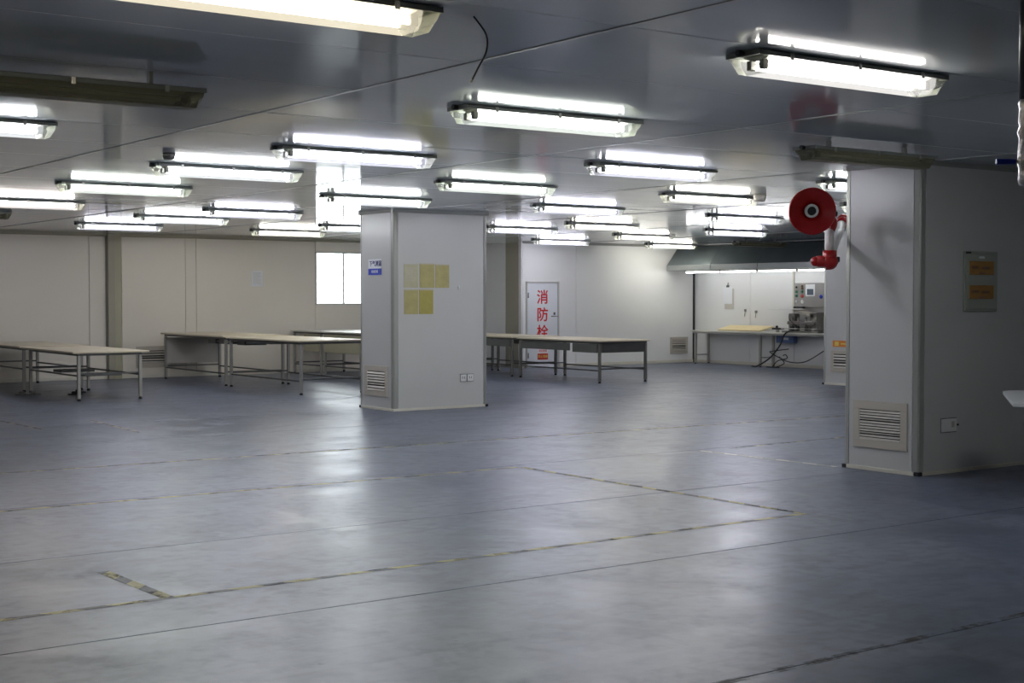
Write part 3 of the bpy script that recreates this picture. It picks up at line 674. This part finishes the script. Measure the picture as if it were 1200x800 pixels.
# ------------------------------------------------------------------ things on the middle pillar (front face y=16.95, left face x=10.20)
def sleeve(x0, x1, z0, z1, m, label):
    r = MB().box(x0, x1, -.006, -.002, z0, z1, .001).build('document_sleeve', m, loc=(0, 16.95, 0))
    tag(r, label, 'document sleeve', 'yellowed sleeves on the middle pillar')
    MB().box(x0 + .008, x1 - .008, -.0075, -.006, z1 - .012, z1 - .004).build('tape_edge', 'beige', r)
    if m == 'sleeve1':
        b = MB()
        for k in range(9): b.box(x0 + .02, x1 - .03 - .02 * (k % 3), -.0068, -.006, z1 - .06 - k * .022, z1 - .055 - k * .022)
        b.build('printed_lines', 'louvre', r)
    return r
sleeve(10.365, 10.60, 1.72, 2.05, 'sleeve1', 'pale document sleeve with printed page, upper left of the five on the pillar')
sleeve(10.625, 10.87, 1.72, 2.06, 'sleeve2', 'yellowed document sleeve, upper middle of the five on the pillar')
sleeve(10.885, 11.12, 1.72, 2.05, 'sleeve2', 'yellowed document sleeve, upper right of the five on the pillar')
sleeve(10.37, 10.60, 1.35, 1.695, 'sleeve2', 'olive yellow document sleeve, lower left of the five on the pillar')
sleeve(10.615, 10.85, 1.35, 1.695, 'sleeve3', 'deep yellow document sleeve, lower right of the five on the pillar')
hk = MB().box(-.015, .015, -.02, -.001, -.02, .03, .004).rod((0, -.03, -.03), (0, -.02, .01), .008, 6).build('wall_hook', 'white', loc=(11.28, 16.95, 1.72)); tag(hk, 'small white hook on the middle pillar right of the yellow sleeves', 'hook')
so = empty('wall_socket', (11.42, 16.949, .43), label='double white power socket low on the middle pillar front', cat='socket')
for e in (-.06, .06):
    MB().box(e - .056, e + .056, -.004, 0, -.056, .056).build('rim', 'steeldark', so)
    p = MB().box(e - .05, e + .05, -.012, 0, -.05, .05, .004).build('face_plate', 'white', so)
    MB().box(e - .02, e - .012, -.0135, -.0121, -.012, .02).box(e + .012, e + .02, -.0135, -.0121, -.012, .02).build('pin_slots', 'dark', p)
sg = empty('notice_sign', (10.199, 17.45, 1.90), -math.pi / 2, label='small white and blue notice on the left face of the middle pillar', cat='sign')
MB().box(-.18, .18, -.006, -.001, .09, .225, .001).build('white_board', 'paper', sg)
MB().box(-.18, .18, -.006, -.001, .0, .09, .001).build('blue_band', 'blue', sg)
link('lettering', bold_text('下气测漏', .085, 'navy', .0006, .02), sg, (.02, -.0068, .155), (math.pi / 2, 0, 0))
link('lettering', bold_text('检查区域', .045, 'paper', .0006, .01), sg, (.0, -.0068, .045), (math.pi / 2, 0, 0))
# sheet of paper on the beige wall
pp = MB().box(12.76, 13.02, -.006, -.001, 1.80, 2.12, .001).build('paper_notice', 'paper', loc=(0, Y1, 0)); tag(pp, 'white sheet of paper taped to the beige wall left of the window', 'paper')
b = MB()
for k in range(7): b.box(12.80, 12.98 - .03 * (k % 2), -.0068, -.006, 2.07 - k * .035, 2.078 - k * .035)
b.build('printed_lines', 'louvre', pp)
# orange sticker on sliver pillar
sk = MB().box(-.004, -.001, -.24, .24, 0, .115, .001).build('warning_sticker', 'orange', loc=(19.70, 17.18, .69)); tag(sk, 'orange warning sticker above the vent on the far sliver pillar', 'sticker')
MB().box(-.0055, -.004, .10, .19, .02, .095).box(-.0055, -.004, -.20, .05, .045, .07).build('sticker_print', 'yelink', sk)

# ------------------------------------------------------------------ things on the right pillar (front face y=8.10)
eb = empty('breaker_box', (11.135, 8.099, 1.46), label='grey green breaker box with two amber windows on the right pillar', cat='breaker box')
MB().box(-.245, .245, -.022, 0, 0, .55, .006).build('housing', 'boxgreen', eb)
MB().box(-.225, .225, -.032, -.022, .02, .53, .005).build('cover_plate', 'boxgreen', eb)
for z in (.335, .115):
    w = MB().box(-.195, .165, -.040, -.032, z, z + .125, .004).build('breaker_window', 'amber', eb)
    MB().box(-.17, -.07 if z > .2 else -.06, -.0415, -.0405, z + .055, z + .08).box(-.02, .10, -.0415, -.0405, z + .05, z + .075).build('breaker_row', 'amberd', w)
    MB().box(-.05, .02, -.045, -.0405, z + .006, z + .022, .002).build('window_catch', 'amberd', w)
MB().box(-.05, .03, -.034, -.0321, .485, .505).build('box_label', 'paper', eb)
MB().box(-.235, -.16, -.030, -.022, .527, .545, .002).build('hinge', 'black', eb)
so = empty('wall_socket', (10.715, 8.099, .435), label='white single socket plate low on the right pillar right of the vent', cat='socket')
MB().box(-.12, .10, -.012, 0, -.06, .06, .004).build('face_plate', 'white', so)
MB().box(-.124, .104, -.004, 0, -.066, .066, .002).build('rim', 'dark', so)
MB().box(.02, .06, -.0145, -.0121, -.02, .035, .001).build('rocker_switch', 'beige', so)
MB().lathe([(.010, 0), (.010, .012)], (.115, -.002, .0), (0, -1, 0), 8).build('side_knob', 'black', so)

# red extraction arm beside the right pillar
Rv = Vector((math.cos(YAW), -math.sin(YAW), 0)); Fv = Vector((math.sin(YAW), math.cos(YAW), 0))
base = Vector((9.80, 8.80, 0))
ea = empty('fume_extractor', (11.0, 9.02, 2.36), label='red dish hood with white jointed arm sticking out beside the right pillar', cat='extraction arm')
def E_(v): return Vector(v) - ea.location
dish = Vector((9.691, 8.83, 2.367)); ax = (-Fv * 1.0 + Rv * -.05 + Vector((0, 0, -.12))).normalized()
knu = Vector((9.959, 8.857, 2.27)); elb = Vector((9.905, 8.80, 1.945)); far = Vector((10.60, 9.27, 2.30))
MB().lathe([(.205, .055), (.212, .05), (.212, .035), (.12, -.01), (.055, -.05), (.055, -.14), (.045, -.14), (.045, -.045), (.11, .0), (.2, .05), (.205, .055)], E_(dish), ax, 40, cap=False).build('dish_hood', 'red', ea)
MB().lathe([(.062, -.02), (.062, .02), (.040, .025), (.040, -.03)], E_(dish), ax, 28).build('white_ring', 'white', ea)
MB().lathe([(.041, -.03), (.041, .012), (.02, .014), (.0, .004)], E_(dish), ax, 20).build('opening', 'dark', ea)
MB().sweep([E_(dish - ax * .10), E_(dish - ax * .16 + Rv * .05 + Vector((0, 0, -.01))), E_(knu - ax * .02 + Rv * .02 + Vector((0, 0, .02))), E_(knu + Vector((0, 0, -.07)))], .05, 14).build('neck_joint', 'red', ea)
MB().rod(E_(knu + Vector((0, 0, -.05))), E_(elb + Vector((0, 0, .03))), .043, 18).build('arm_tube', 'white', ea)
MB().rod(E_(elb + Vector((0, 0, .02))), E_(far), .043, 18).build('arm_tube', 'white', ea)
e0 = E_(elb)
MB().rod(e0 + Vector((0, 0, .07)), e0 + Vector((0, 0, -.04)), .062, 16).ball(e0 + Vector((0, 0, -.03)), .076).rod(e0 + Vector((0, 0, -.03)), e0 + (-Rv) * .12 + Vector((0, 0, -.03)), .052, 12).ball(e0 - Rv * .13 + Vector((0, 0, -.03)), .045).rod(e0 + Vector((0, 0, -.02)) - Rv * .02, e0 - Rv * .02 + Vector((0, 0, -.105)), .045, 12, .018).build('elbow_joint', 'red', ea)
MB().rod(e0 + Rv * .03 + Vector((0, 0, -.01)), e0 + Rv * .085 + Vector((0, 0, -.01)), .026, 12).build('clamp_knob', 'black', ea)
k0 = E_(knu); MB().rod(k0 + Rv * .02 + Vector((0, 0, .08)), k0 + Rv * .07 + Vector((0, 0, .08)), .024, 12).build('clamp_knob', 'black', ea)
f0 = E_(far); MB().rod(f0 - (far - elb).normalized() * .03, f0 + (far - elb).normalized() * .09, .052, 14).ball(f0 + (far - elb).normalized() * .09, .06).build('shoulder_joint', 'red', ea)
MB().rod(f0 + (far - elb).normalized() * .09, Vector((0.0, .06, 0.02)), .043, 12).box(-.10, .10, -.05, .06, -.12, .12, .01).build('wall_mount', 'white', ea)

# steel table corner on the right, and the wrapped pipe with a valve
cr = empty('steel_table', (10.5, 7.4, 0), math.atan2(-.617, -.787), label='pale steel tabletop corner entering at the right edge before the pillar', cat='table')
pts = [(0, .14), (.03, .07), (.10, .02), (.18, 0), (1.6, 0), (1.6, .75), (.0, .75)]
MB().prism([(x, y) for x, y in pts], .775, .80, axis='Z').build('tabletop', 'palesteel', cr)
for x in (.42, 1.5):
    for y in (.34, .70):
        lg = MB().rod((x, y, .02), (x, y, .774), .02, 10).build('leg', 'steel', cr)
        MB().lathe([(.026, 0), (.026, .02)], (x, y, .001), seg=10).build('foot', 'rubber', lg)
MB().box(.30, 1.5, .30, .70, .25, .27, .004).build('undershelf', 'steel', cr)
ck = tag(MB().sweep([(0, 0, .006), (.05, .02, .012), (.09, 0, .010), (.12, -.04, .006), (.07, -.05, .006)], .006, 6).build('cord_end', 'cable', loc=(10.36, 6.98, .80)), 'short black cord lying on the pale steel tabletop corner', 'cord')
pr = empty('wrapped_pipe', (4.412, 3.010, 1.99), label='vertical pipe wrapped in crinkled film at the upper right edge', cat='pipe')
MB().rod((0, 0, .30), (0, 0, .809), .036, 18).build('pipe', 'pipegrey', pr)
b = MB(); prof = []
for k in range(16): prof.append((.033 + .005 * math.sin(k * 1.9) ** 2 + (.004 if k in (4, 5, 9) else 0), k * .0205))
b.lathe([(.012, -.006)] + prof, seg=16).build('film_wrap', 'foil', pr)
vd = -Rv
MB().rod(vd * .02 + Vector((0, 0, .085)), vd * .05 + Vector((0, 0, .085)), .008, 8).build('valve_stem', 'steel', pr)
MB().rod(vd * .048 + Vector((0, 0, .083)), vd * .115 + Vector((0, 0, .083)), .010, 8).build('valve_lever', 'blue', pr)

# ------------------------------------------------------------------ floor tapes
def tape(x0, y0, x1, y1, label, wear=.42, w=.055, **k):
    global _tn
    dx, dy = x1 - x0, y1 - y0; L = math.hypot(dx, dy)
    o = MB().box(0, L, -w / 2, w / 2, 0, .0006).build('floor_tape', tapemat('worn_hazard_tape', 0, wear=wear, **k), loc=(x0, y0, .0004 if abs(dx) > abs(dy) else .0011))
    o.rotation_euler = (0, 0, math.atan2(dy, dx)); tag(o, label, 'floor marking', 'hazard tapes on the floor'); return o
tape(-2.5, 7.10, 7.86, 7.20, 'yellow and black floor tape nearest the camera, crossing from the left edge', .38)
tape(-2.5, 10.82, 7.80, 10.74, 'worn floor tape in the middle distance, from left edge to its corner', .40, black=(.16, .15, .13))
tape(-2.5, 13.26, 14.9, 12.82, 'farthest long worn floor tape, crossing in front of the middle pillar', .44, w=.06, yellow=(.42, .37, .19), black=(.17, .16, .14))
tape(7.84, 10.70, 7.84, 7.24, 'floor tape slanting down to the right, joining two long tapes', .40)
tape(10.18, 10.78, 10.26, 9.02, 'pale floor tape piece ending at the foot of the right pillar', .36, yellow=(.58, .56, .48), black=(.34, .33, .27))
tape(10.6, 10.78, 12.7, 10.88, 'faint floor tape piece behind the right pillar foot', .48, yellow=(.42, .38, .22), black=(.2, .19, .16))
tape(2.91, 7.16, 2.88, 8.06, 'short broken tape stub on the floor at lower left', .40, w=.07)
tape(3.6, 4.22, 8.5, 4.30, 'faint brown rubbed out tape across the lower right floor', .50, yellow=(.13, .115, .10), black=(.115, .105, .095), soft=.25)
tape(5.33, 18.64, 5.40, 17.14, 'faint tape scrap on the floor at the far left edge', .46, yellow=(.40, .33, .2), black=(.25, .2, .14))
tape(6.31, 18.09, 6.20, 16.04, 'faint brown tape line on the floor below the left worktables', .46, yellow=(.36, .3, .2), black=(.2, .17, .13))
